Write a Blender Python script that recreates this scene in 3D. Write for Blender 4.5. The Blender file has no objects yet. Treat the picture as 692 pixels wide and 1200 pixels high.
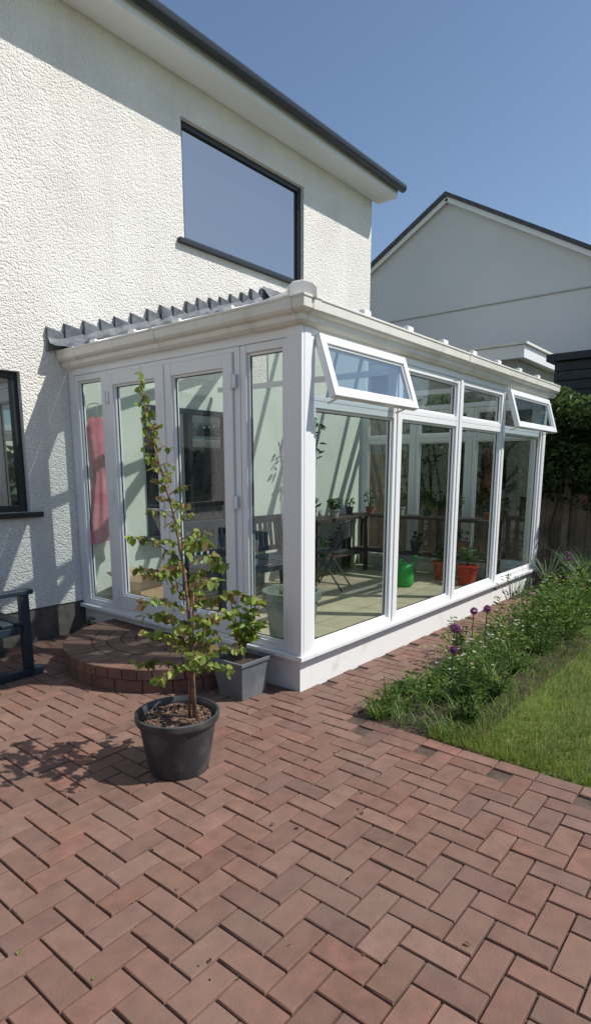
import bpy, bmesh, math, random
from mathutils import Vector, Matrix, Quaternion
from mathutils import noise as nz
random.seed(7)
R=random.random
def U(a,b): return a+(b-a)*random.random()
scene=bpy.context.scene

# ------------------------------------------------------------ materials
def _mat(name):
    m=bpy.data.materials.new(name); m.use_nodes=True
    nt=m.node_tree; nt.nodes.clear()
    out=nt.nodes.new('ShaderNodeOutputMaterial')
    return m,nt,out
def N(nt,t,**kw):
    n=nt.nodes.new(t)
    for k,v in kw.items(): setattr(n,k,v)
    return n
def mat(name,col=(.5,.5,.5),rough=.5,var=.15,vscale=3.0,bump=0.0,bscale=60.0,attr=False,
        spec=.5,metal=0.0,trans=0.0,dirt=None,dscale=1.2,dlo=.45,dhi=.7,voro=False,bdist=.01,mirror=0.0,streak=None):
    m,nt,out=_mat(name)
    L=nt.links.new
    tc=N(nt,'ShaderNodeTexCoord')
    p=N(nt,'ShaderNodeBsdfPrincipled')
    p.inputs['Roughness'].default_value=rough
    p.inputs['Metallic'].default_value=metal
    p.inputs['Specular IOR Level'].default_value=spec
    base=N(nt,'ShaderNodeRGB'); base.outputs[0].default_value=(*col,1)
    src=base.outputs[0]
    if attr:
        a=N(nt,'ShaderNodeAttribute',attribute_name='Col'); src=a.outputs['Color']
    if var>0:
        no=N(nt,'ShaderNodeTexNoise'); no.inputs['Scale'].default_value=vscale; no.inputs['Detail'].default_value=3
        L(tc.outputs['Object'],no.inputs['Vector'])
        mr=N(nt,'ShaderNodeMapRange'); mr.inputs['From Min'].default_value=.3; mr.inputs['From Max'].default_value=.7
        mr.inputs['To Min'].default_value=1-var; mr.inputs['To Max'].default_value=1+var
        L(no.outputs['Fac'],mr.inputs['Value'])
        mx=N(nt,'ShaderNodeVectorMath',operation='MULTIPLY')
        L(src,mx.inputs[0]); L(mr.outputs[0],mx.inputs[1]); cur=mx.outputs[0]
    else: cur=src
    def over(cur,colr,scale,lo,hi,det,vecscale=None,amt=1.0):
        n2=N(nt,'ShaderNodeTexNoise'); n2.inputs['Scale'].default_value=scale; n2.inputs['Detail'].default_value=det; n2.inputs['Roughness'].default_value=.62
        if vecscale:
            mp=N(nt,'ShaderNodeMapping'); mp.inputs['Scale'].default_value=vecscale; L(tc.outputs['Object'],mp.inputs['Vector']); L(mp.outputs[0],n2.inputs['Vector'])
        else: L(tc.outputs['Object'],n2.inputs['Vector'])
        m2=N(nt,'ShaderNodeMapRange'); m2.inputs['From Min'].default_value=lo; m2.inputs['From Max'].default_value=hi; m2.inputs['To Max'].default_value=amt
        L(n2.outputs['Fac'],m2.inputs['Value'])
        mm=N(nt,'ShaderNodeMix',data_type='RGBA'); L(m2.outputs[0],mm.inputs[0]); L(cur,mm.inputs[6]); mm.inputs[7].default_value=(*colr,1)
        return mm.outputs[2]
    if dirt: cur=over(cur,dirt,dscale,dlo,dhi,5)
    if streak: cur=over(cur,streak,1.0,.52,.8,4,(5,5,.5),.7)
    L(cur,p.inputs['Base Color'])
    if bump>0:
        b=N(nt,'ShaderNodeBump'); b.inputs['Strength'].default_value=bump; b.inputs['Distance'].default_value=bdist
        if voro:
            v=N(nt,'ShaderNodeTexVoronoi'); v.inputs['Scale'].default_value=bscale
            L(tc.outputs['Object'],v.inputs['Vector'])
            n3=N(nt,'ShaderNodeTexNoise'); n3.inputs['Scale'].default_value=bscale*.4; n3.inputs['Detail'].default_value=4; n3.inputs['Roughness'].default_value=.7
            L(tc.outputs['Object'],n3.inputs['Vector'])
            vm=N(nt,'ShaderNodeMath',operation='MULTIPLY'); L(v.outputs['Distance'],vm.inputs[0]); vm.inputs[1].default_value=.8
            ad=N(nt,'ShaderNodeMath',operation='SUBTRACT'); L(n3.outputs['Fac'],ad.inputs[0]); L(vm.outputs[0],ad.inputs[1])
            L(ad.outputs[0],b.inputs['Height'])
        else:
            n3=N(nt,'ShaderNodeTexNoise'); n3.inputs['Scale'].default_value=bscale; n3.inputs['Detail'].default_value=3
            L(tc.outputs['Object'],n3.inputs['Vector']); L(n3.outputs['Fac'],b.inputs['Height'])
        L(b.outputs[0],p.inputs['Normal'])
    fin=p.outputs[0]
    if trans>0:
        t=N(nt,'ShaderNodeBsdfTranslucent'); L(cur,t.inputs['Color'])
        s=N(nt,'ShaderNodeMixShader'); s.inputs[0].default_value=trans
        L(fin,s.inputs[1]); L(t.outputs[0],s.inputs[2]); fin=s.outputs[0]
    if mirror>0:
        g=N(nt,'ShaderNodeBsdfGlossy'); g.inputs['Roughness'].default_value=.01
        s=N(nt,'ShaderNodeMixShader'); s.inputs[0].default_value=mirror
        L(fin,s.inputs[1]); L(g.outputs[0],s.inputs[2]); fin=s.outputs[0]
    L(fin,out.inputs[0])
    return m
def glassmat(name,tint=(.9,.95,.93),f0=.09,diff=0.0,rough=0.0,wav=0.0):
    m,nt,out=_mat(name); L=nt.links.new
    t=N(nt,'ShaderNodeBsdfTransparent'); t.inputs[0].default_value=(*tint,1)
    g=N(nt,'ShaderNodeBsdfGlossy'); g.inputs['Roughness'].default_value=rough
    ge=N(nt,'ShaderNodeNewGeometry'); dp=N(nt,'ShaderNodeVectorMath',operation='DOT_PRODUCT'); L(ge.outputs['Incoming'],dp.inputs[0]); L(ge.outputs['Normal'],dp.inputs[1])
    ab=N(nt,'ShaderNodeMath',operation='ABSOLUTE'); L(dp.outputs['Value'],ab.inputs[0])
    su=N(nt,'ShaderNodeMath',operation='SUBTRACT'); su.inputs[0].default_value=1; L(ab.outputs[0],su.inputs[1])
    pw=N(nt,'ShaderNodeMath',operation='POWER'); L(su.outputs[0],pw.inputs[0]); pw.inputs[1].default_value=5
    ma=N(nt,'ShaderNodeMath',operation='MULTIPLY_ADD'); L(pw.outputs[0],ma.inputs[0]); ma.inputs[1].default_value=1-f0; ma.inputs[2].default_value=f0
    s=N(nt,'ShaderNodeMixShader'); L(ma.outputs[0],s.inputs[0]); L(t.outputs[0],s.inputs[1]); L(g.outputs[0],s.inputs[2])
    if wav>0:
        tc=N(nt,'ShaderNodeTexCoord'); no=N(nt,'ShaderNodeTexNoise'); no.inputs['Scale'].default_value=1.3; no.inputs['Detail'].default_value=0
        b=N(nt,'ShaderNodeBump'); b.inputs['Strength'].default_value=wav; b.inputs['Distance'].default_value=.02
        L(tc.outputs['Object'],no.inputs['Vector']); L(no.outputs['Fac'],b.inputs['Height']); L(b.outputs[0],g.inputs['Normal'])
    cur=s.outputs[0]
    if diff>0:
        d=N(nt,'ShaderNodeBsdfTranslucent'); d.inputs[0].default_value=(.8,.85,.88,1)
        s2=N(nt,'ShaderNodeMixShader'); s2.inputs[0].default_value=diff; L(cur,s2.inputs[1]); L(d.outputs[0],s2.inputs[2]); cur=s2.outputs[0]
    L(cur,out.inputs[0]); return m

M={}
M['upvc']=mat('white_upvc',(.81,.82,.825),.28,0,4,dirt=(.62,.60,.55),dscale=3,dlo=.62,dhi=.98)
M['upvc_old']=mat('aged_upvc',(.78,.755,.69),.4,0,5,dirt=(.52,.48,.40),dscale=1.6,dlo=.5,dhi=.95,streak=(.50,.46,.38))
M['glass']=glassmat('glazing',(.86,.94,.905),.11,wav=.25)
M['glass_fan']=glassmat('fanlight_glazing',(.60,.75,.86),.34)
M['glass_dark']=mat('dark_window_glass',(.02,.025,.03),.03,0,2,spec=1.0,mirror=.45)
M['roofpoly']=glassmat('roof_glazing',(.74,.77,.79),.08,diff=.08)
M['render']=mat('pebbledash_white',(.80,.775,.725),.92,.05,2.5,bump=1.0,bscale=66,voro=True,bdist=.012,dirt=(.66,.63,.57),dscale=1.1,dlo=.48,dhi=.95,streak=(.70,.67,.61))
M['plinth']=mat('plinth_white',(.78,.78,.77),.8,0,3,bump=.25,bscale=90,dirt=(.5,.46,.4),dscale=4,dlo=.58,dhi=.9)
M['inner']=mat('inner_wall_paint',(.62,.66,.58),.9,.06,2,bump=.25,bscale=90,voro=True)
M['lead']=mat('lead_flashing',(.085,.10,.12),.65,.35,9,bump=.5,bscale=25,dirt=(.18,.19,.205),dscale=6)
M['black']=mat('anthracite_frame',(.018,.021,.025),.35,0)
M['brick']=mat('paving_brick',rough=.9,var=.25,vscale=14,bump=.6,bscale=120,attr=True,dirt=(.185,.118,.092),dscale=2.0,dlo=.32,dhi=.75,bdist=.003)
M['joint']=mat('joint_sand',(.085,.058,.044),.95,.4,9,bump=.6,bscale=70)
M['soil']=mat('soil',(.05,.034,.023),.95,.4,8,bump=1,bscale=40,bdist=.03)
M['leaf']=mat('leaf',rough=.5,var=0,attr=True,trans=.42,spec=.35)
M['bark']=mat('bark',rough=.8,var=.3,vscale=30,attr=True)
M['grass']=mat('grass_blades',rough=.6,var=.25,vscale=2,attr=True,trans=.3,spec=.25)
M['ground']=mat('lawn_ground',(.085,.12,.025),.95,.35,3,bump=.8,bscale=30,dirt=(.11,.12,.035),dscale=.6)
M['pot']=mat('grey_planter',(.13,.145,.165),.6,.12,6,bump=.15,bscale=60,dirt=(.2,.21,.22),dscale=5)
M['blackpot']=mat('black_plastic_pot',(.035,.04,.045),.45,.2,8,dirt=(.11,.105,.1),dscale=6,dlo=.5)
M['col']=mat('painted_parts',rough=.5,var=.1,vscale=8,attr=True)
M['blue']=mat('dark_blue_paint',(.010,.022,.036),.45,.25,6,bump=.15,bscale=40)
M['woodfence']=mat('fence_timber',(.27,.20,.14),.85,.35,5,bump=.5,bscale=30,dirt=(.15,.12,.09),dscale=3)
M['darkboard']=mat('dark_stained_boards',(.035,.04,.05),.7,.2,5,bump=.2)
M['gable']=mat('painted_render_grey',(.62,.62,.61),.9,.05,1.2,bump=.4,bscale=30,voro=True,dirt=(.54,.53,.515),dscale=.6,dlo=.4,dhi=.95)
M['slate']=mat('roof_tiles',(.07,.07,.075),.7,.3,6,bump=.4,bscale=12)
M['cloth']=mat('pink_cloth',(.50,.17,.20),.9,.25,9,bump=.2,bscale=60)
M['concrete']=mat('concrete',(.33,.31,.28),.9,.15,8,bump=.4,bscale=60)
M['darkbrick']=mat('dark_plinth_brick',(.13,.11,.095),.9,.3,12,bump=.5,bscale=50)
M['wood']=mat('staging_timber',(.06,.042,.034),.7,.3,9)
def tilemat():
    m,nt,out=_mat('floor_tiles'); L=nt.links.new
    tc=N(nt,'ShaderNodeTexCoord'); b=N(nt,'ShaderNodeTexBrick'); b.offset=0.0
    b.inputs['Color1'].default_value=(.52,.43,.31,1); b.inputs['Color2'].default_value=(.44,.37,.27,1); b.inputs['Mortar'].default_value=(.22,.18,.14,1)
    b.inputs['Scale'].default_value=1; b.inputs['Brick Width'].default_value=.42; b.inputs['Row Height'].default_value=.42; b.inputs['Mortar Size'].default_value=.006
    L(tc.outputs['Object'],b.inputs['Vector'])
    no=N(nt,'ShaderNodeTexNoise'); no.inputs['Scale'].default_value=5; no.inputs['Detail'].default_value=4; L(tc.outputs['Object'],no.inputs['Vector'])
    mr=N(nt,'ShaderNodeMapRange'); mr.inputs['To Min'].default_value=.75; mr.inputs['To Max'].default_value=1.25; L(no.outputs['Fac'],mr.inputs['Value'])
    mx=N(nt,'ShaderNodeVectorMath',operation='MULTIPLY'); L(b.outputs['Color'],mx.inputs[0]); L(mr.outputs[0],mx.inputs[1])
    p=N(nt,'ShaderNodeBsdfPrincipled'); p.inputs['Roughness'].default_value=.45; L(mx.outputs[0],p.inputs['Base Color']); L(p.outputs[0],out.inputs[0]); return m
M['tiles']=tilemat()

# ------------------------------------------------------------ mesh builder
class MB:
    def __init__(s): s.v=[];s.f=[];s.c=[];s.col=(.5,.5,.5)
    def add(s,vs,fs,col=None):
        o=len(s.v); s.v.extend([tuple(x) for x in vs]); c=col or s.col
        for f in fs: s.f.append(tuple(i+o for i in f)); s.c.append(c)
    def box(s,a,b,col=None,M=None):
        x0,y0,z0=a;x1,y1,z1=b
        vs=[(x0,y0,z0),(x1,y0,z0),(x1,y1,z0),(x0,y1,z0),(x0,y0,z1),(x1,y0,z1),(x1,y1,z1),(x0,y1,z1)]
        if M: vs=[M@Vector(v) for v in vs]
        s.add(vs,[(0,3,2,1),(4,5,6,7),(0,1,5,4),(1,2,6,5),(2,3,7,6),(3,0,4,7)],col)
    def beam(s,p,q,w,h,up=(0,0,1),col=None):
        p=Vector(p);q=Vector(q);d=(q-p);L=d.length;d.normalize();u=Vector(up)
        r=d.cross(u).normalized();u=r.cross(d).normalized()
        Mx=Matrix((( d.x,r.x,u.x,p.x),(d.y,r.y,u.y,p.y),(d.z,r.z,u.z,p.z),(0,0,0,1)))
        s.box((0,-w/2,-h/2),(L,w/2,h/2),col,Mx)
    def tube(s,pts,rad,n=8,col=None,cap=True):
        pts=[Vector(p) for p in pts]; o=len(s.v);c=col or s.col
        ref=Vector((.31,.17,.93))
        for i,p in enumerate(pts):
            d=(pts[min(i+1,len(pts)-1)]-pts[max(i-1,0)]).normalized()
            a=d.cross(ref)
            if a.length<.1: a=d.cross(Vector((1,0,0)))
            a.normalize(); b=d.cross(a)
            r=rad[i] if hasattr(rad,'__len__') else rad
            for k in range(n):
                t=2*math.pi*k/n; s.v.append(tuple(p+a*math.cos(t)*r+b*math.sin(t)*r))
        for i in range(len(pts)-1):
            for k in range(n):
                s.f.append((o+i*n+k,o+i*n+(k+1)%n,o+(i+1)*n+(k+1)%n,o+(i+1)*n+k)); s.c.append(c)
        if cap:
            s.f.append(tuple(o+k for k in range(n))[::-1]); s.c.append(c)
            s.f.append(tuple(o+(len(pts)-1)*n+k for k in range(n))); s.c.append(c)
    def lathe(s,c0,prof,n=24,col=None,a0=0):
        o=len(s.v);c=col or s.col
        for r,z in prof:
            for k in range(n):
                t=2*math.pi*k/n+a0; s.v.append((c0[0]+r*math.cos(t),c0[1]+r*math.sin(t),c0[2]+z))
        for i in range(len(prof)-1):
            for k in range(n):
                s.f.append((o+i*n+k,o+i*n+(k+1)%n,o+(i+1)*n+(k+1)%n,o+(i+1)*n+k)); s.c.append(c)
        s.f.append(tuple(o+k for k in range(n))[::-1]); s.c.append(c)
        s.f.append(tuple(o+(len(prof)-1)*n+k for k in range(n))); s.c.append(c)
    def leaf(s,p,d,size,w=.45,col=None,fold=.25,droop=.15,nrm=None):
        p=Vector(p);d=Vector(d).normalized()
        u=Vector(nrm) if nrm else Vector((U(-1,1),U(-1,1),U(.2,1.4)))
        r=d.cross(u)
        if r.length<.05: r=d.cross(Vector((1,.3,0)))
        r.normalize();u=r.cross(d)
        a=p;t=p+d*size-u*size*droop
        l1=p+d*size*.3+r*size*w*.5+u*size*fold*w; l2=p+d*size*.7+r*size*w*.38+u*size*fold*w*.4
        r1=p+d*size*.3-r*size*w*.5+u*size*fold*w; r2=p+d*size*.7-r*size*w*.38+u*size*fold*w*.4
        s.add([a,l1,l2,t,r2,r1],[(0,1,2,3),(0,3,4,5)],col)
    def blade(s,p,d,L,w,bend,col=None,n=3):
        p=Vector(p); d=Vector(d); h=Vector((d.x,d.y,0)); 
        if h.length<.01: h=Vector((1,0,0))
        h.normalize(); r=Vector((-h.y,h.x,0)); dd=d.normalized()
        vs=[];cur=p.copy()
        for i in range(n+1):
            ww=w*(1-(i/n)**1.6)*.5+ .0003
            vs+= [cur-r*ww,cur+r*ww]
            cur=cur+dd*(L/n); dd=(dd+h*bend/n-Vector((0,0,bend*.6/n))).normalized()
        s.add(vs,[(2*i,2*i+1,2*i+3,2*i+2) for i in range(n)],col)
    def build(s,name,m,parent=None,smooth=False,bevel=0.0):
        me=bpy.data.meshes.new(name); me.from_pydata(s.v,[],s.f); me.update()
        at=me.color_attributes.new('Col','FLOAT_COLOR','CORNER')
        buf=[]
        for f,c in zip(s.f,s.c): buf.extend((c[0],c[1],c[2],1.0)*len(f))
        at.data.foreach_set('color',buf)
        if smooth: me.polygons.foreach_set('use_smooth',[True]*len(me.polygons))
        me.materials.append(m if not isinstance(m,str) else M[m])
        o=bpy.data.objects.new(name,me); scene.collection.objects.link(o)
        if parent: o.parent=parent
        if bevel>0:
            b=o.modifiers.new('b','BEVEL'); b.width=bevel; b.segments=2; b.limit_method='ANGLE'; b.angle_limit=.6
        return o
def empty(name,loc=(0,0,0),rz=0):
    e=bpy.data.objects.new(name,None); e.location=loc; e.rotation_euler=(0,0,rz); scene.collection.objects.link(e); return e
def vc(c,v=.2):
    k=1+U(-v,v); return (c[0]*k*(1+U(-.06,.06)),c[1]*k,c[2]*k*(1+U(-.06,.06)))

D=2.58; LN=4.70; ZS=.224; XE=-.10
def edge_y(x): return -.60+.045*math.sin(x*1.3+.5)+ (.05*x if x<4 else .2)
# ------------------------------------------------------------ ground
b=MB(); b.add([(-200,-200,-.05),(200,-200,-.05),(200,200,-.05),(-200,200,-.05)],[(0,1,2,3)]); b.build('ground','ground')
b=MB(); b.add([(-5,-5,-.012),(XE,-5,-.012),(XE,D,-.012),(-5,D,-.012)],[(0,1,2,3)])
b.add([(XE,-.62,-.012),(5.9,-.62,-.012),(5.9,D,-.012),(XE,D,-.012)],[(0,1,2,3)])
pat=b.build('brick_patio','joint')
b=MB()
cols=[(.185,.088,.062),(.165,.080,.058),(.20,.098,.070),(.15,.076,.056),(.19,.100,.074),(.17,.084,.062),(.205,.115,.088),(.135,.072,.056)]
def brick(x0,y0,w,h):
    g=.003; e=.004; zt=U(-.002,.0012)
    x0+=g;y0+=g;x1=x0+w-2*g;y1=y0+h-2*g
    j=lambda:U(-.0013,.0013)
    tx,ty=U(-.0013,.0013),U(-.0013,.0013)
    vs=[(x0,y0,-.013),(x1,y0,-.013),(x1,y1,-.013),(x0,y1,-.013),(x0+e*.3,y0+e*.3,zt-.003),(x1-e*.3,y0+e*.3,zt-.003),(x1-e*.3,y1-e*.3,zt-.003),(x0+e*.3,y1-e*.3,zt-.003),
        (x0+e+j(),y0+e+j(),zt-tx-ty),(x1-e+j(),y0+e+j(),zt+tx-ty),(x1-e+j(),y1-e+j(),zt+tx+ty),(x0+e+j(),y1-e+j(),zt-tx+ty)]
    b.add(vs,[(0,1,5,4),(1,2,6,5),(2,3,7,6),(3,0,4,7),(4,5,9,8),(5,6,10,9),(6,7,11,10),(7,4,8,11),(8,9,10,11)],vc(random.choice(cols),.12))
for ix in range(-52,60):
    for iy in range(-50,26):
        d=(ix-iy)%4
        if d==0: w,h=.2,.1
        elif d==3: w,h=.1,.2
        else: continue
        x0,y0=ix*.1,iy*.1
        cx,cy=x0+w/2,y0+h/2
        if x0+w>XE-.09 and y0<-.6: continue
        if cx>XE-.12 and cy<edge_y(cx)-.0: continue
        if cx>.02 and cy>-.02 and cx<4.72: continue
        if cy>D-.08 or cx>5.85: continue
        brick(x0,y0,w,h)
for i in range(22): brick(XE-.1,-5+i*.2,.1,.2)
b.build('bricks','brick',pat)
b=MB()
for i in range(170):
    x=U(-3.2,.0) if i<110 else U(0,4.5); y=U(-1.8,2.3) if x<-.9 else (U(-1.5,.1) if x<0 else U(-.5,-.08)); a=U(0,6.28)
    b.leaf((x,y,.006),(math.cos(a),math.sin(a),.05),U(.008,.024),.6,vc(random.choice([(.28,.19,.09),(.18,.20,.06),(.35,.27,.17),(.06,.045,.03)]),.3),nrm=(U(-.3,.3),U(-.3,.3),1))
for i in range(700):
    x=round(U(-4,-.1),1) if i<450 else round(U(0,4.7),1); y=U(-2.2,2.4) if x<-.1 else U(-.5,-.03)
    if R()<.5: x,y=(U(x-.1,x+.1),round(y,1))
    if x>.0 and y>-.02: continue
    for k in range(3): a=U(0,6.28); b.blade((x+U(-.01,.01),y+U(-.004,.004),-.01),(math.cos(a),math.sin(a),.8),U(.008,.022),.004,.8,vc((.08,.11,.03),.3),2)
b.build('fallen_leaves_and_weeds','leaf',pat)
b=MB(); n=50; vs=[];fs=[]
for i in range(n+1):
    x=XE+.002+i*6.0/n
    for j in range(6):
        y0=edge_y(x)-.005; y1=-1.22
        t=j/5; y=y0+(y1-y0)*t; vs.append((x,y,-.006+.03*math.sin(t*math.pi)*min(1,i/4)+ (U(0,.012) if i else 0)))
for i in range(n):
    for j in range(5): fs.append((i*6+j,i*6+j+1,(i+1)*6+j+1,(i+1)*6+j))
b.add(vs,fs); b.build('flower_bed','soil',smooth=True)
b=MB()
b.add([(XE,-8,-.008),(12,-8,-.008),(12,-1.1,-.008),(XE,-1.1,-.008)],[(0,1,2,3)]); lawn=b.build('lawn','ground')
b=MB()
gc=[(.18,.27,.04),(.23,.33,.05),(.15,.23,.03),(.30,.34,.08),(.35,.35,.12)]
for i in range(56000):
    x=XE+.01+ (R()**1.5)*5.6; y=-.98-(R()**1.15)*2.6+.05*math.sin(x*3)
    L=U(.02,.05) if R()<.9 else U(.05,.09); a=U(0,6.28)
    k=1+.35*nz.noise(Vector((x*2.2,y*2.2,0)))
    col=vc(random.choice(gc),.2); col=(col[0]*k,col[1]*k,col[2]*k)
    vs=[(x-.0022*math.cos(a),y-.0022*math.sin(a),-.008),(x+.0022*math.cos(a),y+.0022*math.sin(a),-.008),(x+U(-.025,.025),y+U(-.025,.025),L)]
    b.add(vs,[(0,1,2)],col)
b.build('grass_blades','grass',lawn)

# ------------------------------------------------------------ brick step
st=empty('brick_step')
b=MB(); cyx=(0,1.27)
def wedge(r0,r1,a0,a1,z0,z1,col,n=2):
    e=.004
    def P(r,a,z): return (cyx[0]+r*math.cos(a),cyx[1]+r*math.sin(a),z)
    vs=[];fs=[]
    prof=[(r0,z0,0),(r1,z0,0),(r1,z1-e,0),(r1-e,z1,e),(r0+e,z1,e),(r0,z1-e,0)]
    for i in range(n+1):
        a=a0+(a1-a0)*i/n
        for r,z,_ in prof: vs.append(P(r,a,z))
    k=len(prof)
    for i in range(n):
        for j in range(k): fs.append((i*k+j,i*k+(j+1)%k,(i+1)*k+(j+1)%k,(i+1)*k+j))
    fs.append(tuple(range(k))[::-1]); fs.append(tuple(n*k+j for j in range(k)))
    b.add(vs,fs,col)
scol=[(.15,.072,.05),(.165,.08,.057),(.125,.064,.05),(.175,.09,.065)]
rings=[(.85,.65,.105,.17),(.64,.54,.2,.17),(.53,.43,.2,.17),(.42,.32,.19,.17),(.31,.2,.15,.17),(.19,.02,.3,.17)]
for k,(r1,r0,w,z1) in enumerate(rings):
    nn=max(4,round(math.pi*r1/w))
    for i in range(nn):
        a0=math.pi/2+math.pi*i/nn; a1=math.pi/2+math.pi*(i+1)/nn; g=.004/r1
        wedge(r0,r1,a0+g,a1-g,.095,z1+U(-.003,.002),vc(random.choice(scol),.15))
nn=13
for i in range(nn):
    a0=math.pi/2+math.pi*i/nn; a1=math.pi/2+math.pi*(i+1)/nn; g=.005
    wedge(.73,.835,a0+g,a1-g,0.0,.087,vc(random.choice(scol),.15),4)
b.build('step_bricks','brick',st)
b=MB(); vs=[];n=30
for z in (0,.163):
    for i in range(n+1):
        a=math.pi/2+math.pi*i/n; vs.append((.826*math.cos(a),1.27+.826*math.sin(a),z))
fs=[(i,i+1,n+1+i+1,n+1+i) for i in range(n)]+[tuple(range(n+1,2*n+2))]
b.add(vs,fs); b.build('step_mortar','joint',st)

# ------------------------------------------------------------ house
house=empty('house')
HX0,HX1,HZ=-9.0,4.80,5.2
openings=[(-1.70,-.45,1.12,2.26),(1.35,3.27,3.74,4.85),(-3.6,-2.4,3.74,4.85),(-5.2,-3.4,1.0,2.26)]
b=MB()
xs=sorted({HX0,HX1,*[o[0] for o in openings],*[o[1] for o in openings]}); zs=sorted({.28,HZ,*[o[2] for o in openings],*[o[3] for o in openings]})
for i in range(len(xs)-1):
    for j in range(len(zs)-1):
        mx,mz=(xs[i]+xs[i+1])/2,(zs[j]+zs[j+1])/2
        if any(o[0]<mx<o[1] and o[2]<mz<o[3] for o in openings): continue
        b.add([(xs[i],D,zs[j]),(xs[i+1],D,zs[j]),(xs[i+1],D,zs[j+1]),(xs[i],D,zs[j+1])],[(0,1,2,3)])
for x0,x1,z0,z1 in openings:
    y=D+.12
    b.add([(x0,D,z0),(x1,D,z0),(x1,D,z1),(x0,D,z1),(x0,y,z0),(x1,y,z0),(x1,y,z1),(x0,y,z1)],[(0,1,5,4),(1,2,6,5),(2,3,7,6),(3,0,4,7)])
b.add([(HX1,D,.28),(HX1,D+7,.28),(HX1,D+7,HZ),(HX1,D,HZ)],[(0,1,2,3)])
b.add([(HX0,D,.28),(HX0,D+7,.28),(HX0,D+7,HZ),(HX0,D,HZ)],[(0,3,2,1)])
b.add([(HX0,D+7,.28),(HX1,D+7,.28),(HX1,D+7,HZ),(HX0,D+7,HZ)],[(3,2,1,0)])
b.add([(HX1,D,HZ),(HX1,D+7,HZ),(HX1,D+3.5,HZ+2.4)],[(0,1,2)]); b.add([(HX0,D,HZ),(HX0,D+7,HZ),(HX0,D+3.5,HZ+2.4)],[(2,1,0)])
b.build('walls','render',house)
b=MB(); b.box((HX0,D+.012,-.02),(HX1-.012,D+6.9,.28)); b.build('brick_plinth','darkbrick',house)
b=MB(); b.box((HX0-.2,D-.32,HZ-.02),(HX1+.15,D-.30,HZ+.17)); b.box((HX0-.2,D-.298,HZ-.018),(HX1+.15,D-.002,HZ-.002)); b.build('fascia_soffit','upvc',house)
b=MB(); b.tube([(HX0-.2,D-.38,HZ+.10),(HX1+.2,D-.38,HZ+.10)],.055,12); b.build('eaves_gutter','black',house,smooth=True)
b=MB(); y0=D-.36;z0=HZ+.17;zr=z0+(3.86)*.68
b.add([(HX0-.25,y0,z0),(HX1+.2,y0,z0),(HX1+.2,D+3.5,zr),(HX0-.25,D+3.5,zr),(HX0-.25,D+7.36,z0),(HX1+.2,D+7.36,z0)],[(0,1,2,3),(3,2,5,4)])
rf=b.build('roof','slate',house); so=rf.modifiers.new('s','SOLIDIFY'); so.thickness=.08
def window(parent,x0,x1,z0,z1,y,panes=2,m='black',t=.055,sill=True,ext=.09):
    b=MB(); yy=y+.05
    b.box((x0,yy,z0),(x0+t,yy+.06,z1)); b.box((x1-t,yy,z0),(x1,yy+.06,z1)); b.box((x0+t,yy+.001,z0),(x1-t,yy+.059,z0+t)); b.box((x0+t,yy+.001,z1-t),(x1-t,yy+.059,z1))
    for i in range(1,panes):
        xm=x0+(x1-x0)*i/panes; b.box((xm-t*.6,yy-.008,z0+t),(xm+t*.6,yy+.052,z1-t))
    if sill: b.box((x0-ext,y-.05,z0-.045),(x1+.09,y+.115,z0-.001))
    b.build('window_frame',m,parent,bevel=.004)
    b=MB(); b.add([(x0+t,yy+.03,z0+t),(x1-t,yy+.03,z0+t),(x1-t,yy+.03,z1-t),(x0+t,yy+.03,z1-t)],[(0,1,2,3)]); b.build('window_glass','glass_dark',parent)
for o in openings: window(house,*o,D,panes=1 if o[1]==3.27 else 2)
b=MB(); kx0,kx1,kz0,kz1=.75,1.85,.82,2.1; iy=D-.012
for q in [(.03,kx0,.06,2.42),(kx1,LN-.02,.06,2.42)]: b.add([(q[0],iy,q[2]),(q[1],iy,q[2]),(q[1],iy,q[3]),(q[0],iy,q[3])],[(0,1,2,3)])
b.add([(kx0,iy,.06),(kx1,iy,.06),(kx1,iy,kz0),(kx0,iy,kz0)],[(0,1,2,3)]); b.add([(kx0,iy,kz1),(kx1,iy,kz1),(kx1,iy,2.42),(kx0,iy,2.42)],[(0,1,2,3)])
b.add([(D,iy,2.421),(LN,iy,2.421),(LN,iy,3.3),(D,iy,3.3)],[(0,1,2,3)])
b.build('inner_wall','inner',house)
window(house,kx0,kx1,kz0,kz1,D-.10,2,sill=True)

# ------------------------------------------------------------ conservatory
con=empty('conservatory')
b=MB()
b.box((.0,.0,-.02),(.12,D-.002,ZS)); b.box((.121,.0,-.02),(LN-.121,.12,ZS)); b.box((LN-.12,.0,-.02),(LN,D-.002,ZS)); b.build('plinth_wall','plinth',con)
b=MB(); b.box((.121,.121,-.02),(LN-.121,D-.013,.08)); b.build('tiled_floor','tiles',con)
b=MB()
b.box((-.055,-.055,ZS+.001),(.10,D-.004,ZS+.036)); b.box((.101,-.054,ZS+.001),(LN-.101,.10,ZS+.035)); b.box((LN-.10,-.055,ZS+.001),(LN+.055,D-.004,ZS+.036))
b.build('sill','upvc',con,bevel=.006)
F0=ZS+.037; F1=2.33
b=MB()
b.box((-.03,-.03,F0),(.10,.085,F1)); b.box((LN-.06,-.03,F0),(LN+.03,.06,F1)); b.box((-.02,D-.075,F0),(.06,D-.003,F1)); b.box((LN-.06,D-.075,F0),(LN+.02,D-.003,F1))
b.box((-.038,-.038,F0),(-.012,.03,F1-.001)); b.box((-.008,-.038,F0),(.06,-.031,F1-.001))
b.box((-.02,.086,2.27),(.07,D-.076,F1)); b.box((.101,-.02,2.27),(LN-.061,.07,F1)); b.box((LN-.06,.061,2.27),(LN+.02,D-.076,F1))
b.build('posts_and_head','upvc',con,bevel=.005)
fr=MB(); gl=MB(); gk=MB()
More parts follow.
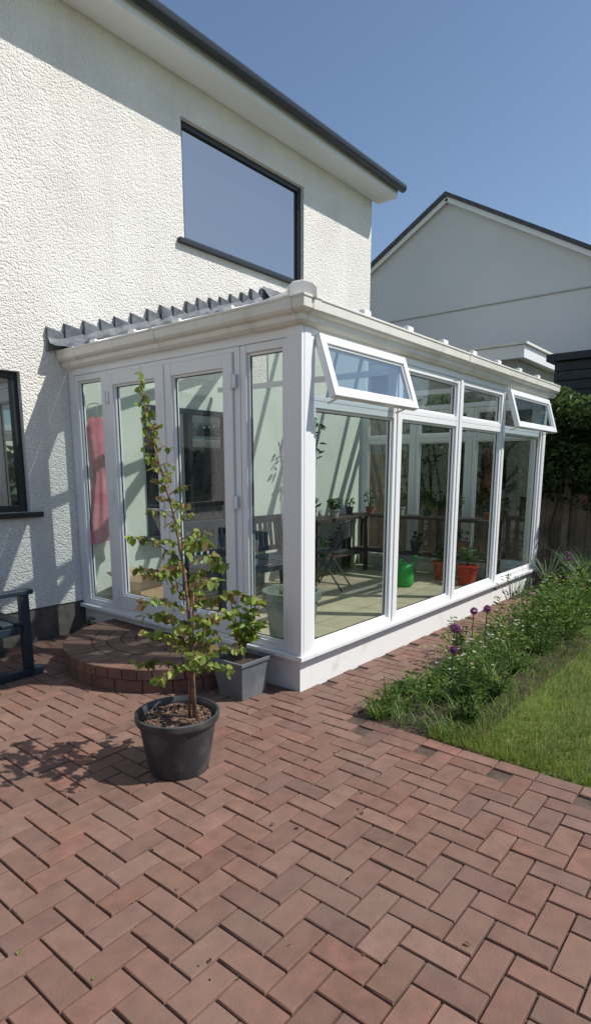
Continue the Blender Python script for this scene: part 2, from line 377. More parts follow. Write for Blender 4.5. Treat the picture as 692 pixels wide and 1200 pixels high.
def rect(axis,a0,a1,z0,z1,t,o0,o1,mb=None,tb=None):
    mb=mb or fr; tb=tb or t
    def bx(p0,p1,q0,q1,e=0):
        if axis=='x': mb.box((o0+e,p0,q0),(o1-e,p1,q1))
        else: mb.box((p0,o0+e,q0),(p1,o1-e,q1))
    bx(a0,a0+t,z0,z1); bx(a1-t,a1,z0,z1); bx(a0+t,a1-t,z0,z0+tb,.0015); bx(a0+t,a1-t,z1-t,z1,.0015)
def pane(axis,a0,a1,z0,z1,o):
    if axis=='x': gl.add([(o,a0,z0),(o,a1,z0),(o,a1,z1),(o,a0,z1)],[(0,1,2,3)])
    else: gl.add([(a0,o,z0),(a1,o,z0),(a1,o,z1),(a0,o,z1)],[(0,1,2,3)])
    g=.005
    for q in ((a0,a0+g,z0,z1),(a1-g,a1,z0,z1),(a0+g,a1-g,z0,z0+g),(a0+g,a1-g,z1-g,z1)):
        if axis=='x': gk.box((o-.004,q[0],q[2]),(o+.004,q[1],q[3]))
        else: gk.box((q[0],o-.004,q[2]),(q[1],o+.004,q[3]))
Z1=2.269
def light(axis,a0,a1,z0,z1,o0,o1,t=.05,bead=.018):
    rect(axis,a0,a1,z0,z1,t,o0,o1)
    s=(o1-o0); rect(axis,a0+t,a1-t,z0+t,z1-t,bead,o0+s*.28,o1-s*.28)
    pane(axis,a0+t+bead,a1-t-bead,z0+t+bead,z1-t-bead,(o0+o1)/2)
light('x',.0855,.50,F0,Z1,-.012,.055)
light('x',2.06,D-.0755,F0,Z1,-.012,.055)
fr.box((-.018,.501,F0),(.06,.555,Z1)); fr.box((-.018,2.005,F0),(.06,2.059,Z1))
fr.box((-.016,.556,2.235),(.058,2.004,Z1)); fr.box((-.03,.556,F0),(.058,2.004,F0+.03))
ds=MB()
def door(y0,y1):
    z0,z1=F0+.034,2.232; t=.088
    rect('x',y0,y1,z0,z1,t,-.034,.036,ds,tb=.12)
    rect('x',y0+t,y1-t,z0+.12,z1-t,.016,-.020,.024,ds)
    pane('x',y0+t+.016,y1-t-.016,z0+.136,z1-t-.016,.002)
door(.559,1.272); door(1.288,2.001)
ds.box((-.042,1.262,F0+.04),(-.0345,1.298,2.228))
ds.build('double_doors','upvc',con,bevel=.006)
b=MB()
for y,sgn in ((1.325,1),(1.235,-1)):
    b.box((-.050,y-.017,1.02),(-.0348,y+.017,1.26)); b.tube([(-.05,y,1.17),(-.085,y,1.17)],.010,10); b.tube([(-.085,y-.006*sgn,1.17),(-.088,y+.12*sgn,1.168)],.010,10)
for y in (.556,2.004):
    for z in (.42,1.25,2.05):
        b.tube([(-.045,y,z-.05),(-.045,y,z+.05)],.011,10); b.box((-.046,y-.035,z-.045),(-.0345,y+.035,z+.045))
b.build('handles_and_hinges','upvc',con,bevel=.002)
MU=[1.183,2.289,3.36]; ZT=1.90
xsn=[.1005]+[v for m_ in MU for v in (m_-.022,m_+.022)]+[LN-.0605]
for m_ in MU: fr.box((m_-.0215,-.022,F0),(m_+.0215,.058,Z1))
for i in range(4):
    a0,a1=xsn[2*i],xsn[2*i+1]
    light('y',a0,a1,F0,ZT-.001,-.012,.055,t=.042)
    if i in (1,2): light('y',a0,a1,ZT,Z1,-.012,.055,t=.042)
    else: rect('y',a0,a1,ZT,Z1,.03,-.012,.055)
for k,(a0,a1) in enumerate([(.061,.86),(.905,1.68),(1.725,D-.0755)]):
    light('x',a0,a1,F0,ZT-.001,LN-.05,LN+.012); light('x',a0,a1,ZT,Z1,LN-.05,LN+.012)
for y in (.8825,1.7025): fr.box((LN-.055,y-.021,F0),(LN+.018,y+.021,Z1))
fr.build('window_frames','upvc',con,bevel=.004)
gl.build('glazing','glass',con); gk.build('gaskets','black',con)
def fan(x0,x1,ang):
    e=empty('open_fanlight',(0,-.014,Z1+.012)); e.parent=con; e.rotation_euler=(-ang,0,0)
    h=.40; b=MB(); t=.058
    b.box((x0,-.05,-h),(x0+t,0,0)); b.box((x1-t,-.05,-h),(x1,0,0)); b.box((x0+t,-.049,-h),(x1-t,-.001,-h+t)); b.box((x0+t,-.049,-t),(x1-t,-.001,0))
    b.box((x0+t,-.035,-h+t),(x0+t+.014,-.012,-t)); b.box((x1-t-.014,-.035,-h+t),(x1-t,-.012,-t)); b.box((x0+t+.014,-.035,-h+t),(x1-t-.014,-.012,-h+t+.014)); b.box((x0+t+.014,-.035,-t-.014),(x1-t-.014,-.012,-t))
    b.build('sash',M['upvc'],e,bevel=.006)
    b=MB(); b.add([(x0+t,-.025,-h+t),(x1-t,-.025,-h+t),(x1-t,-.025,-t),(x0+t,-.025,-t)],[(0,1,2,3)]); b.build('pane',M['glass_fan'],e)
    b=MB(); b.box((x0+.1,.0,-h+.01),(x0+.112,.09,-h+.02)); b.box((x1-.112,.0,-h+.01),(x1-.1,.09,-h+.02)); b.build('stay','upvc_old',e)
fan(.105,1.175,math.radians(19)); fan(3.37,LN-.03,math.radians(17))
# gutter
prof=[(.022,2.325),(.055,2.325),(.075,2.345),(.078,2.375),(.105,2.385),(.118,2.40),(.122,2.45),(.128,2.455),(.128,2.468),(.112,2.468),(.108,2.42),(.03,2.42),(.022,2.46)]
b=MB(); vs=[];fs=[]
for o,z in prof: vs+=[(-o,D-.004,z),(-o,-o,z),(LN+.15,-o,z)]
k=len(prof)
for i in range(k):
    j=(i+1)%k; fs+=[(3*i,3*i+1,3*j+1,3*j),(3*i+1,3*i+2,3*j+2,3*j+1)]
fs.append(tuple(3*i for i in range(k))); fs.append(tuple(3*i+2 for i in range(k))[::-1]); b.add(vs,fs)
def clip(axis,p,w=.05):
    vs=[];fs=[]
    pp=[(o+.004 if o>.03 else o,z-.003 if z<2.43 else z+.003) for o,z in prof[:9]]+[(.02,2.475)]
    for o,z in pp:
        vs+= [(-o,p,z),(-o,p+w,z)] if axis=='x' else [(p,-o,z),(p+w,-o,z)]
    k=len(pp)
    for i in range(k):
        j=(i+1)%k; fs.append((2*i,2*i+1,2*j+1,2*j))
    fs.append(tuple(2*i for i in range(k))); fs.append(tuple(2*i+1 for i in range(k))[::-1]); b.add(vs,fs)
clip('x',-.03,.07); clip('y',-.03,.07); clip('x',1.25); clip('y',2.2); clip('x',2.3,.03)
b.build('gutter','upvc_old',con,bevel=.002)
S=.34; ZE=2.462
def rz(x,y): return ZE+S*min(x,y)
b=MB()
b.add([(-.04,-.04,ZE-S*.04),(-.04,D,ZE-S*.04),(D,D,rz(D,D))],[(0,2,1)])
b.add([(-.04,-.04,ZE-S*.04),(LN+.05,-.04,ZE-S*.04),(LN+.05,D,rz(D,D)),(D,D,rz(D,D))],[(0,1,2,3)])
b.build('roof_glazing','roofpoly',con)
b=MB()
b.add([(LN,.0,F1),(LN,D,F1),(LN,D,rz(D,D)),(LN,.0,ZE)],[(0,1,2,3)]); b.build('end_gable_glazing','glass',con)
b=MB(); w,h=.06,.05
for i in range(1,5):
    y=i*D/5+.02
    b.beam((-.06,y,ZE-S*.06+.028),(y-.03,y,rz(y,y)+.018),w,h)
    b.box((-.085,y-.04,ZE-.025),(-.055,y+.04,ZE+.045))
b.beam((-.06,D-.04,ZE-S*.06+.028),(D-.06,D-.04,rz(D,D)+.01),.06,.05)
for i in range(1,9):
    x=i*.588
    if x>LN: break
    yt=min(x,D)-.03
    b.beam((x,-.06,ZE-S*.06+.028),(x,yt,ZE+S*yt+.028),w,h)
    b.box((x-.045,-.10,ZE-.02),(x+.045,-.055,ZE+.05))
b.beam((LN+.02,-.07,ZE-S*.07+.028),(LN+.02,D-.01,rz(D,D)+.028),.07,.06)
b.beam((-.05,-.05,ZE+.02),(D-.02,D-.02,rz(D,D)+.045),.10,.065)
b.beam((D-.03,D-.06,rz(D,D)+.05),(LN+.05,D-.06,rz(D,D)+.05),.10,.05)
b.build('glazing_bars','upvc',con,bevel=.008)
e=empty('hip_end_cap',(-.055,-.055,ZE+.02),math.radians(45)); e.parent=con
b=MB(); vs=[]
pr=[(-.085,-.03),(-.085,.03),(-.06,.055),(0,.068),(.06,.055),(.085,.03),(.085,-.03)]
for x in (-.045,.07): vs+=[(x,a,z+(.02 if x>0 else 0)) for a,z in pr]
b.add(vs,[(i,i+1,i+8,i+7) for i in range(6)]+[(6,0,7,13)]+[tuple(range(7))[::-1],tuple(range(7,14))]); b.build('cap','upvc_old',e,bevel=.006)
b=MB(); b.beam((1.7,.08,2.30),(1.7,D-.08,2.32),.03,.05); b.beam((3.2,.08,2.30),(3.2,D-.08,2.32),.03,.05); b.build('tie_bars','upvc',con)
b=MB(); x=-.19
while x<2.5:
    step=.17+U(-.018,.018); zb=ZE+S*max(x,0)-.01; zt=ZE+S*(x+step*.5)+.21+U(-.02,.02)
    yo=D-.012-U(0,.006); tl=.018+U(0,.022)
    A=(x-.015,yo-tl*.6,zb); B_=(x+step+.02,yo,zb+S*step); C=(x+step+.035,yo-.002,zt-.04-U(0,.015)); E_=(x-.01,yo-tl,zt-.012); G=(x-.005,D,zt+.006); H=(x+step+.035,D,zt-.03)
    b.add([A,B_,C,E_,G,H,(x-.015,D,zb)],[(0,1,2,3),(3,2,5,4),(0,3,4,6)])
    x+=step
vs=[];fs=[]; n=60
for i in range(n+1):
    x=-.2+i*2.8/n; zz=ZE+S*max(x,-.1)+.035
    vs+=[(x,D-.03,zz+.10),(x,D-.06,zz+.05+.012*math.sin(i*1.7)),(x,D-.16+U(-.008,.008),zz+.015+.01*math.sin(i*1.3)+U(-.005,.005))]
for i in range(n): fs+=[(3*i,3*i+1,3*i+4,3*i+3),(3*i+1,3*i+2,3*i+5,3*i+4)]
b.add(vs,fs)
b.add([(D-.1,D-.014,rz(D,D)+.22),(LN+.1,D-.014,rz(D,D)+.22),(LN+.1,D-.14,rz(D,D)+.07),(D-.1,D-.14,rz(D,D)+.07)],[(0,3,2,1)])
b.build('lead_flashing','lead',con)

# ------------------------------------------------------------ furniture
def bench(name,w,loc,rz_,sled=False):
    e=empty(name,loc,rz_); b=MB(); h=w/2
    for s in (-1,1):
        x=s*(h-.03)
        b.box((x-.03,-.28,0 if not sled else .06),(x+.03,-.22,.60))
        b.beam((x,.22,.0 if not sled else .06),(x,.30,.86),.06,.055,up=(1,0,0))
        b.box((x-.04,-.31,.601),(x+.04,.25,.635)); b.box((x-.022,-.219,.32),(x+.022,.21,.38))
        if sled: b.box((x-.04,-.34,0),(x+.04,.36,.059)); 
    for i in range(5): y=-.26+i*.105; b.box((-h+.001,y,.385),(h-.001,y+.085,.41))
    b.box((-h+.06,-.25,.30),(h-.06,-.225,.375))
    def by(z): return .22+.08*z/.86
    b.box((-h+.06,by(.82)-.022,.77),(h-.06,by(.82)+.018,.86)); b.box((-h+.06,by(.47)-.022,.44),(h-.06,by(.47)+.018,.50))
    n=int((w-.15)/.085)
    for i in range(n):
        x=-h+.1+(w-.2)*i/(n-1); b.beam((x,by(.5),.50),(x,by(.77),.77),.05,.018,up=(0,1,0))
    b.build('frame','blue',e,bevel=.005); return e
bench('garden_bench',1.55,(1.83,2.12,.08),0)
bench('garden_chair',.64,(-1.24,2.02,0),math.radians(90),sled=True)

def potted(name,x,y,z,r,h,pc,leafc,ph,nl,ls,lw=.4,spread=.5,stem=True,lo=.15):
    e=empty(name,(x,y,z)); b=MB(); b.lathe((0,0,0),[(r*.72,0),(r*.95,h*.9),(r*1.06,h*.9),(r*1.06,h),(r*.92,h),(r*.9,h*.93)],20,pc); b.build('pot','col',e,smooth=False)
    b=MB()
    for i in range(nl):
        a=U(0,6.28); t=R()**.7; rr=ph*spread*t*R()**.5; zz=h+ph*U(lo,1)
        p=(rr*math.cos(a),rr*math.sin(a),zz)
        b.leaf(p,(math.cos(a),math.sin(a),U(-.5,.8)),ls*U(.6,1.2),lw,vc(leafc,.35))
        if stem and i%5==0: b.tube([(0,0,h*.9),(p[0]*.4,p[1]*.4,zz*.6),p],[.004,.003,.002],4,(.06,.07,.03),False)
    b.build('foliage','leaf',e); return e
e=empty('large_planter',(.42,.42,.08)); b=MB()
b.lathe((0,0,0),[(.15,0),(.20,.44),(.225,.44),(.225,.5),(.195,.5),(.19,.46)],32,(.15,.18,.165)); b.build('pot','col',e)
b=MB()
for i in range(26):
    a=U(0,6.28); b.blade((U(-.1,.1),U(-.1,.1),.46),(math.cos(a)*.5,math.sin(a)*.5,1),U(.1,.2),.012,1,vc((.08,.15,.04),.3),4)
b.build('foliage','leaf',e)
e=empty('plant_staging'); b=MB()
def table(x0,y0,x1,y1,zt):
    b.box((x0,y0,zt-.035),(x1,y1,zt)); b.box((x0+.02,y0+.02,.34),(x1-.02,y1-.02,.36))
    for x in (x0+.04,x1-.04):
        for y in (y0+.04,y1-.04): b.box((x-.022,y-.022,.08),(x+.022,y+.022,zt-.036))
table(2.9,2.05,4.1,2.5,.86); table(4.15,.35,4.58,2.5,.86)
b.build('tables','wood',e)
pcs=[(.35,.13,.07),(.30,.12,.07),(.05,.05,.05),(.02,.1,.09),(.4,.38,.33),(.05,.05,.06)]
lcs=[(.06,.12,.03),(.09,.16,.04),(.04,.09,.03),(.12,.17,.05)]
for i in range(9):
    if i<4: x,y=3.1+i*.3,U(2.15,2.4)
    else: x,y=U(4.25,4.48),.5+(i-4)*.42
    potted('potted_plant',x,y,.86,U(.05,.08),U(.08,.13),random.choice(pcs),random.choice(lcs),U(.10,.26),40,U(.05,.08))
potted('potted_plant',3.02,2.28,.86,.09,.15,(.05,.05,.05),(.07,.13,.04),1.1,60,.10,.35,.2,True,.5)
for i in range(4):
    x,y=(3.2+i*.4,U(2.15,2.35)) if i<2 else (U(4.25,4.45),.8+(i-2)*.7)
    potted('potted_plant',x,y,.36,U(.07,.10),U(.12,.2),random.choice(pcs),random.choice(lcs),U(.08,.2),26,U(.05,.08))
potted('potted_plant',3.95,.55,.08,.13,.24,(.42,.03,.025),(.07,.13,.04),.2,50,.08)
potted('potted_plant',4.1,.95,.08,.12,.24,(.38,.04,.03),(.07,.13,.04),.2,50,.09)
e=empty('watering_can',(3.4,1.12,.08)); b=MB(); g=(.02,.36,.06)
b.lathe((0,0,0),[(.10,0),(.125,.03),(.12,.22),(.09,.27),(.05,.28)],24,g); b.tube([(.09,0,.06),(.2,0,.2),(.3,0,.31)],[.022,.017,.013],10,g); b.lathe((.3,0,.3),[(.014,0),(.04,.03),(.04,.035)],16,g)
b.tube([(-.1,0,.06),(-.19,0,.14),(-.17,0,.27),(-.06,0,.33),(.03,0,.26)],.011,8,g); b.build('body','col',e,smooth=True)
e=empty('folding_chair',(2.75,1.75,.08),math.radians(200)); b=MB()
for s in (-.2,.2):
    b.tube([(s,-.2,0),(s,.0,.4),(s,.22,.82)],.011,8); b.tube([(s,.2,0),(s,.0,.3),(s,-.2,.44)],.011,8)
b.box((-.2,-.2,.43),(.2,.17,.45)); b.box((-.2,.16,.6),(.2,.2,.8)); b.build('frame','blackpot',e,bevel=.004)
e=empty('cardboard_box',(.36,2.18,.08),math.radians(12)); b=MB(); cb=(.46,.32,.19); H=.40
b.box((-.19,-.15,0),(.19,-.144,H),cb); b.box((-.19,.144,0),(.19,.15,H),cb); b.box((-.19,-.143,0),(-.184,.143,H),cb); b.box((.184,-.143,0),(.19,.143,H),cb); b.box((-.18,-.14,.002),(.18,.14,.01),cb)
for s in (-1,1): b.add([(-.19,s*.15,H+.001),(.19,s*.15,H+.001),(.19,s*.26,H+.06),(-.19,s*.26,H+.06)],[(0,1,2,3)],cb)
b.build('carton','col',e)
e=empty('hanging_dress',(.15,2.44,0)); b=MB(); vs=[];fs=[];n=40
rows=[(1.93,.03,.03),(1.90,.085,.04),(1.82,.105,.05),(1.7,.09,.05),(1.5,.07,.045),(1.42,.062,.045),(1.3,.085,.055),(1.1,.115,.06),(.9,.14,.065),(.82,.15,.07)]
for j,(z,a,c) in enumerate(rows):
    for k in range(n):
        t=2*math.pi*k/n; f=1+.14*min(1,j/6)*math.sin(t*7+j*.2); vs.append((a*f*math.cos(t),c*f*math.sin(t),z+.012*math.sin(t*3)))
for j in range(len(rows)-1):
    for k in range(n): fs.append((j*n+k,j*n+(k+1)%n,(j+1)*n+(k+1)%n,(j+1)*n+k))
b.add(vs,fs); b.build('dress','cloth',e,smooth=True)
b=MB(); b.tube([(0,0,1.92),(0,0,2.02),(.03,0,2.05),(.03,.08,2.06),(.0,.12,2.05)],.004,6,(.4,.4,.4)); b.build('hanger_hook','col',e)

# ------------------------------------------------------------ outside pots
e=empty('square_planter',(-.265,.285,0)); b=MB()
def sq(r,z): return [(-r,-r,z),(r,-r,z),(r,r,z),(-r,r,z)]
lev=[(.105,0),(.138,.235),(.148,.237),(.150,.262),(.136,.262),(.128,.235)]
vs=[];fs=[(3,2,1,0)]
for r,z in lev: vs+=sq(r,z)
for i in range(len(lev)-1):
    for k in range(4): fs.append((4*i+k,4*i+(k+1)%4,4*i+4+(k+1)%4,4*i+4+k))
b.add(vs,fs); b.build('pot','pot',e,bevel=.003)
b=MB(); b.add(sq(.13,.238),[(0,1,2,3)]); b.build('compost','soil',e)
b=MB(); lf=MB()
yl=[(.34,.42,.06),(.25,.36,.06),(.15,.26,.05),(.42,.44,.12)]
for i in range(11):
    a=i*.58+U(-.2,.2)-.6; L=U(.18,.42); k=U(.25,.75)
    off=Vector((.03,-.04,0))
    tip=Vector((math.cos(a)*L*k*.85,math.sin(a)*L*k*.85,.25+L))+off; tip.x=min(tip.x,.17); mid=Vector((tip.x*.35,tip.y*.35,.25+L*.5))
    b.tube([(tip.x*.08,tip.y*.08,.22),mid,tip],[.005,.004,.003],6,(.13,.10,.06))
    for t in (.5,.75,1.0):
        p=mid.lerp(tip,(t-.5)*2)
        for q in range(6 if t==1 else 3):
            aa=U(0,6.28); lf.leaf(p,(math.cos(aa),math.sin(aa),U(-.15,.7)),U(.06,.10),.38,vc(random.choice(yl),.15),droop=.3)
b.build('stems','bark',e); lf.build('foliage','leaf',e)
tx,ty=-1.19,-.18
e=empty('potted_birch_sapling',(tx,ty,0)); b=MB()
b.lathe((0,0,0),[(.145,0),(.15,.02),(.188,.255),(.20,.257),(.206,.27),(.206,.298),(.194,.300),(.184,.28),(.175,.22)],48); b.build('pot','blackpot',e,smooth=False,bevel=.002)
b=MB(); vs=[(0,0,.262)]; n=28
for i in range(n): a=6.283*i/n; vs.append((.182*math.cos(a),.182*math.sin(a),.25+U(0,.01)))
b.add(vs,[(0,1+i,1+(i+1)%n) for i in range(n)]); b.build('compost','soil',e)
b=MB()
for i in range(420):
    a=U(0,6.28);r=.175*R()**.5; Mx=Matrix.Translation((r*math.cos(a),r*math.sin(a),.262))@Matrix.Rotation(U(0,6),4,'Z')@Matrix.Rotation(U(-.5,.5),4,'X'); s=U(.005,.014)
    b.box((-s,-s*.5,-.003),(s,s*.5,.003),vc(random.choice([(.13,.075,.045),(.2,.12,.08),(.07,.045,.03)]),.3),Mx)
b.build('bark_chips','bark',e)
rr=Vector((.6326,-.7746,0)); ff=Vector((.7746,.6326,0))
b=MB(); lf=MB()
def P(l,d,z): return rr*l+ff*d+Vector((0,0,z))
tr=[P(.085,0,.25),P(.08,.01,.5),P(.075,.0,.75),P(.055,.01,1.0),P(.02,.01,1.25),P(-.04,.0,1.5),P(-.09,-.01,1.7),P(-.105,-.01,1.92)]
b.tube(tr,[.012,.0105,.009,.0075,.006,.0045,.003,.0015],8,(.22,.13,.085))
tr2=[P(.055,.01,.25),P(.065,.02,.45),P(.088,.0,.7),P(.105,-.02,.95)]
b.tube(tr2,[.008,.007,.005,.002],7,(.26,.12,.08))
def pt(tr,t):
    k=t*(len(tr)-1); i=min(int(k),len(tr)-2); return tr[i].lerp(tr[i+1],k-i)
lc=[(.20,.30,.06),(.27,.36,.07),(.15,.23,.05),(.34,.40,.10),(.26,.18,.08)]
NB=62
for i in range(NB):
    t=.13+.87*(i/NB)**1.2; p=pt(tr,t); z=p.z
    a=i*2.4+U(-.3,.3)
    Lb=(.38 if z<1.0 else .38-(z-1.0)*.42)*U(.5,1.0)
    if z<.45: Lb*=.8
    if z>1.1: Lb*=.6
    d=Vector((math.cos(a),math.sin(a),U(.25,.9))).normalized()
    q=p+d*Lb*.55; q2=p+d*Lb+Vector((0,0,-.14*Lb-.02))
    b.tube([p,q,q2],[.003,.002,.001],5,(.17,.09,.06),False)
    nl=int(4+Lb*(64 if z<1.1 else 40))
    for k in range(nl):
        u=U(.15,1.0); c=p.lerp(q,u*2) if u<.5 else q.lerp(q2,(u-.5)*2)
        dd=Vector((U(-1,1),U(-1,1),U(-1.3,.25)))
        lf.leaf(c,dd,U(.032,.060) if z<1.1 else U(.024,.044),.74,vc(random.choice(lc),.2),fold=.15,droop=.1)
b.build('trunk_and_twigs','bark',e,smooth=True); lf.build('foliage','leaf',e)
potted('small_potted_plant',-.12,2.32,0,.06,.1,(.3,.13,.08),(.1,.15,.04),.08,20,.04)

# ------------------------------------------------------------ flower bed planting
pl=[(.12,.21,.04),(.10,.18,.035),(.18,.27,.06),(.23,.31,.08),(.08,.15,.035)]
e=empty('border_plants'); b=MB()
NP=130
for i in range(NP):
    x=XE+.12+5.5*((i/NP)**1.1)+U(-.12,.12); x=max(x,XE+.08); y=edge_y(x)-U(.0,.55); kind=random.choice('AAABC')
    c0=random.choice(pl); sc=min(1,.55+.35*max(0,x))
    if kind=='A':
        for k in range(32):
            a=U(0,6.28); b.blade((x+U(-.05,.05),y+U(-.05,.05),0),(math.cos(a)*.5,math.sin(a)*.5,1),U(.14,.34)*sc,U(.006,.012),U(.5,1.6),vc(c0,.3),4)
    elif kind=='B':
        H=U(.15,.36)*sc
        for k in range(130):
            a=U(0,6.28); r=.17*R()**.5; z=H*(1-(r/.2)**2)*U(.1,1)
            b.leaf((x+r*math.cos(a),y+r*math.sin(a),z),(math.cos(a),math.sin(a),U(-.2,.9)),U(.02,.05),.5,vc(c0,.35))
    else:
        for k in range(9):
            a=U(0,6.28); t=U(.1,.35); H=U(.18,.40)*sc; q=Vector((x+math.cos(a)*t*.35,y+math.sin(a)*t*.35,H)); b.tube([(x,y,0),q],[.003,.002],4,(.10,.14,.05),False)
            for m_ in range(12):
                aa=U(0,6.28); u=U(.15,1); b.leaf(Vector((x,y,0)).lerp(q,u),(math.cos(aa),math.sin(aa),U(-.1,.6)),U(.03,.06),.3,vc(c0,.3))
for i in range(24):
    x=U(2.2,5.3); y=edge_y(x)-U(.1,.6); c0=random.choice(pl); H=U(.3,.55)
    for k in range(110):
        a=U(0,6.28); r=.2*R()**.5; b.leaf((x+r*math.cos(a),y+r*math.sin(a),H*U(.2,1)),(math.cos(a),math.sin(a),U(-.1,1.2)),U(.03,.07),.35,vc(c0,.35))
for i in range(8):
    x=U(3.8,5.3); y=edge_y(x)-U(-.1,.5); c0=(.12,.17,.09)
    for k in range(26): a=U(0,6.28); b.blade((x,y,.1),(math.cos(a)*.6,math.sin(a)*.6,1),U(.4,.7),.03,U(.2,1.0),vc(c0,.3),4)
for i in range(3200):
    x=XE+.03+R()**1.3*5.2; y=U(-1.2,edge_y(x)); a=U(0,6.28); b.blade((x,y,0),(math.cos(a)*.6,math.sin(a)*.6,1),U(.05,.14),U(.004,.008),U(.3,1.5),vc(random.choice(pl),.3),2)
b.build('foliage','leaf',e)
b=MB()
for i in range(170):
    x=U(.4,5.2); y=edge_y(x)-U(.05,.5); z=U(.16,.40); c=random.choice([(.7,.7,.62),(.6,.55,.2),(.55,.2,.3)]) if R()<.5 else (.65,.66,.6)
    for k in range(5): a=k*1.256; b.leaf((x,y,z),(math.cos(a),math.sin(a),.5),.014,.8,c)
b.build('small_flowers','leaf',e)
e=empty('allium_flowers'); b=MB(); h=MB()
for (x,y,z) in [(.80,-.72,.40),(.98,-.66,.34),(1.12,-.72,.46),(1.3,-.75,.45),(.62,-.80,.30),(3.6,-.7,.55),(4.3,-.5,.52)]:
    b.tube([(x+.02,y,0),(x+.01,y+.01,z*.5),(x,y,z)],.0035,6,(.10,.15,.06))
    for k in range(12): a=U(0,6.28); b.blade((x+.02,y,0),(math.cos(a),math.sin(a),1.2),U(.12,.22),.016,1.4,vc((.09,.15,.05),.2),4)
    for k in range(230):
        d=Vector((random.gauss(0,1),random.gauss(0,1),random.gauss(0,1))).normalized(); h.leaf(Vector((x,y,z))+d*.013,d,.017,.35,vc((.36,.13,.32),.35))
b.build('stems','leaf',e); h.build('flower_heads','leaf',e)

# ------------------------------------------------------------ boundary fence, climber
e=empty('garden_fence'); b=MB()
y=-6
while y<6.5:
    w=.14; b.box((6.05+U(-.004,.004),y,0),(6.07,y+w-.006,1.75+U(-.004,.004))); y+=w
for z in (.35,1.4): b.box((6.08,-6,z),(6.12,6.5,z+.07))
b.build('fence_boards','woodfence',e)
b=MB()
for yy in range(-6,7,2): b.box((5.97,yy-.045,0),(6.04,yy+.045,1.85))
b.box((5.99,-6,0),(6.04,6.5,.14)); b.build('fence_posts','woodfence',e)
def foliage(name,x0,x1,y0,y1,z0f,z1f,n,size,cols,seed=3,dens=.9):
    b=MB(); i=0;tries=0
    while i<n and tries<n*6:
        tries+=1
        x,y=U(x0,x1),U(y0,y1); z=U(z0f(y),z1f(y))
        v=nz.noise(Vector((x*1.1,y*1.3,z*1.6))+Vector((seed,0,0)))
        if v<-.12 and R()<dens: continue
        k=.7+.9*max(-.3,min(.6,v))+.25*R()
        c=random.choice(cols); c=(c[0]*k,c[1]*k,c[2]*k)
        b.leaf((x,y,z),(U(-1.2,.3),U(-1,1),U(-1,.4)),size*U(.6,1.3),.6,c); i+=1
    b.build('foliage','leaf',name if not isinstance(name,str) else empty(name))
hc=[(.06,.11,.028),(.085,.14,.035),(.05,.085,.025),(.12,.17,.045)]
cl=empty('climbing_plant')
foliage(cl,5.5,6.2,-5,2.4,lambda y:1.0+.3*nz.noise(Vector((y*1.5,3,0))),lambda y:2.52+.22*nz.noise(Vector((y*1.8,0,0))),20000,.085,hc)
b=MB()
for yy in [i*.7-4.8 for i in range(11)]:
    b.tube([(5.95,yy,0),(5.93,yy+.1,.6),(5.9,yy-.05,1.3),(5.85,yy+.2,2.2)],[.025,.02,.015,.006],6,(.09,.07,.05))
b.build('stems','bark',cl)
b=MB(); b.add([(5.99,-5,1.15),(5.99,2.4,1.15),(5.99,2.4,2.35),(5.99,-5,2.35)],[(0,1,2,3)],(.015,.022,.01)); b.build('painted_shade_core','bark',cl)  # near-black flat sheet behind the leaves, shade inside the climber put into its colour
foliage('added_reflection_hedge',-12,12,-9.6,-9,lambda y:0,lambda y:2.2,5000,.36,hc,5)  # hedge added out of view so the long glazing reflects foliage, not bright sky
foliage('added_reflection_hedge',-9.6,-9,-9,8,lambda y:0,lambda y:2.2,4000,.36,hc,6)  # second unseen hedge, added for the reflections in the door face
# ------------------------------------------------------------ neighbour buildings
nb=empty('neighbour_house'); b=MB(); X=12.0; ya,yb_,yc=-.1,4.94,9.97; ez,az=5.2,8.07
b.add([(X,ya,0),(X,yc,0),(X,yc,ez),(X,yb_,az),(X,ya,ez)],[(0,4,3,2,1)]); b.add([(X,ya,0),(X+9,ya,0),(X+9,ya,ez),(X,ya,ez)],[(0,1,2,3)]); b.add([(X,yc,0),(X+9,yc,0),(X+9,yc,ez),(X,yc,ez)],[(3,2,1,0)])
b.build('walls','gable',nb)
b=MB(); b.box((X-.02,ya+.01,5.42),(X-.002,yc-.01,5.45)); b.build('gable_line','concrete',nb)  # thin darker horizontal strip across the gable wall
b=MB(); sl=(az-ez)/(yb_-ya)
for s,y0 in ((1,ya-.3),(-1,yc+.3)):
    z0=ez-.3*sl
    b.beam((X-.12,y0,z0+.02),(X-.12,yb_,az+.02),.03,.17,up=(0,-s*sl,1))
b.build('bargeboards','upvc',nb)
b=MB()
b.add([(X-.22,ya-.35,ez-.35*sl+.13),(X+9.2,ya-.35,ez-.35*sl+.13),(X+9.2,yb_,az+.13),(X-.22,yb_,az+.13),(X+9.2,yc+.35,ez-.35*sl+.13),(X-.22,yc+.35,ez-.35*sl+.13)],[(0,1,2,3),(3,2,4,5)])
r2=b.build('roof','slate',nb); so=r2.modifiers.new('s','SOLIDIFY'); so.thickness=.09
ga=empty('flat_roof_garage'); b=MB(); b.box((8.1,1.57,0),(11.5,4.6,3.4)); b.build('walls','concrete',ga)
b=MB(); b.box((7.95,1.42,3.40),(11.6,4.75,3.62)); b.build('fascia','upvc',ga,bevel=.01)
b=MB(); b.box((7.9,1.37,3.621),(11.65,4.8,3.66)); b.build('roof_sheet','upvc_old',ga)
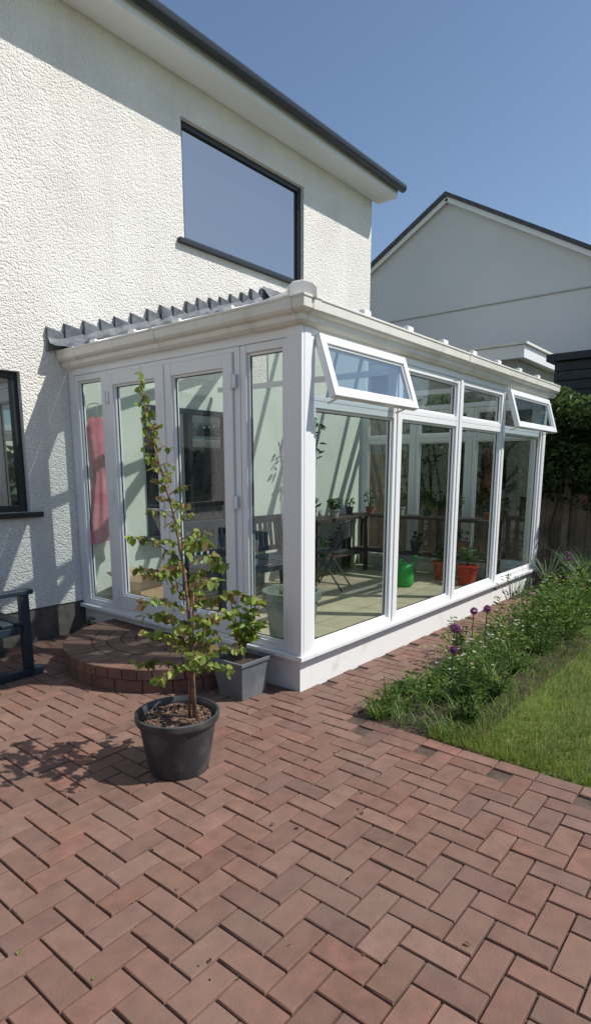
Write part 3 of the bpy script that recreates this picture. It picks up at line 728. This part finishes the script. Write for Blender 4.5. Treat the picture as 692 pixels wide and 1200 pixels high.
sh=empty('dark_garden_shed'); b=MB(); z=0
while z<3.0:
    b.box((6.8+.006*((z*10)%1),-2.6,z),(9.0,.55,z+.13)); z+=.14
b.build('boards','darkboard',sh,bevel=.006)
b=MB(); b.box((6.7,-2.7,z+.0),(9.1,.65,z+.10)); b.build('roof_edge','darkboard',sh)

# ------------------------------------------------------------ light
sv=Vector((.55,-.83,0)).normalized(); el=math.radians(50)
sv=Vector((sv.x*math.cos(el),sv.y*math.cos(el),math.sin(el)))
sd=bpy.data.lights.new('sun','SUN'); sd.energy=5.0; sd.angle=math.radians(.53); sd.color=(1,.95,.875)
so_=bpy.data.objects.new('sun',sd); so_.rotation_euler=(-sv).to_track_quat('-Z','Y').to_euler(); so_.location=(5,-8,12); scene.collection.objects.link(so_)
w=bpy.data.worlds.new('World'); scene.world=w; w.use_nodes=True; nt=w.node_tree; nt.nodes.clear()
o=nt.nodes.new('ShaderNodeOutputWorld'); bg=nt.nodes.new('ShaderNodeBackground'); sk=nt.nodes.new('ShaderNodeTexSky')
sk.sky_type='NISHITA'; sk.sun_disc=False; sk.sun_elevation=el; sk.sun_rotation=math.atan2(sv.x,sv.y); sk.air_density=1.0; sk.dust_density=.5; sk.ozone_density=1.5
bg.inputs[1].default_value=.13; nt.links.new(sk.outputs[0],bg.inputs[0]); nt.links.new(bg.outputs[0],o.inputs[0])
scene.view_settings.view_transform='Standard'; scene.view_settings.look='None'; scene.view_settings.exposure=0
# ------------------------------------------------------------ camera
cd=bpy.data.cameras.new('camera'); co=bpy.data.objects.new('camera',cd); scene.collection.objects.link(co)
cd.sensor_fit='VERTICAL'; cd.sensor_height=36; cd.lens=36*696.88/1200; cd.shift_y=80.25/1200; cd.clip_end=1000; cd.clip_start=.05
co.location=(-2.9678,-2.3847,1.4648)
yaw,pit=.685,.1826
Fv=Vector((math.cos(yaw)*math.cos(pit),math.sin(yaw)*math.cos(pit),-math.sin(pit)))
co.rotation_euler=Fv.to_track_quat('-Z','Y').to_euler()
scene.camera=co
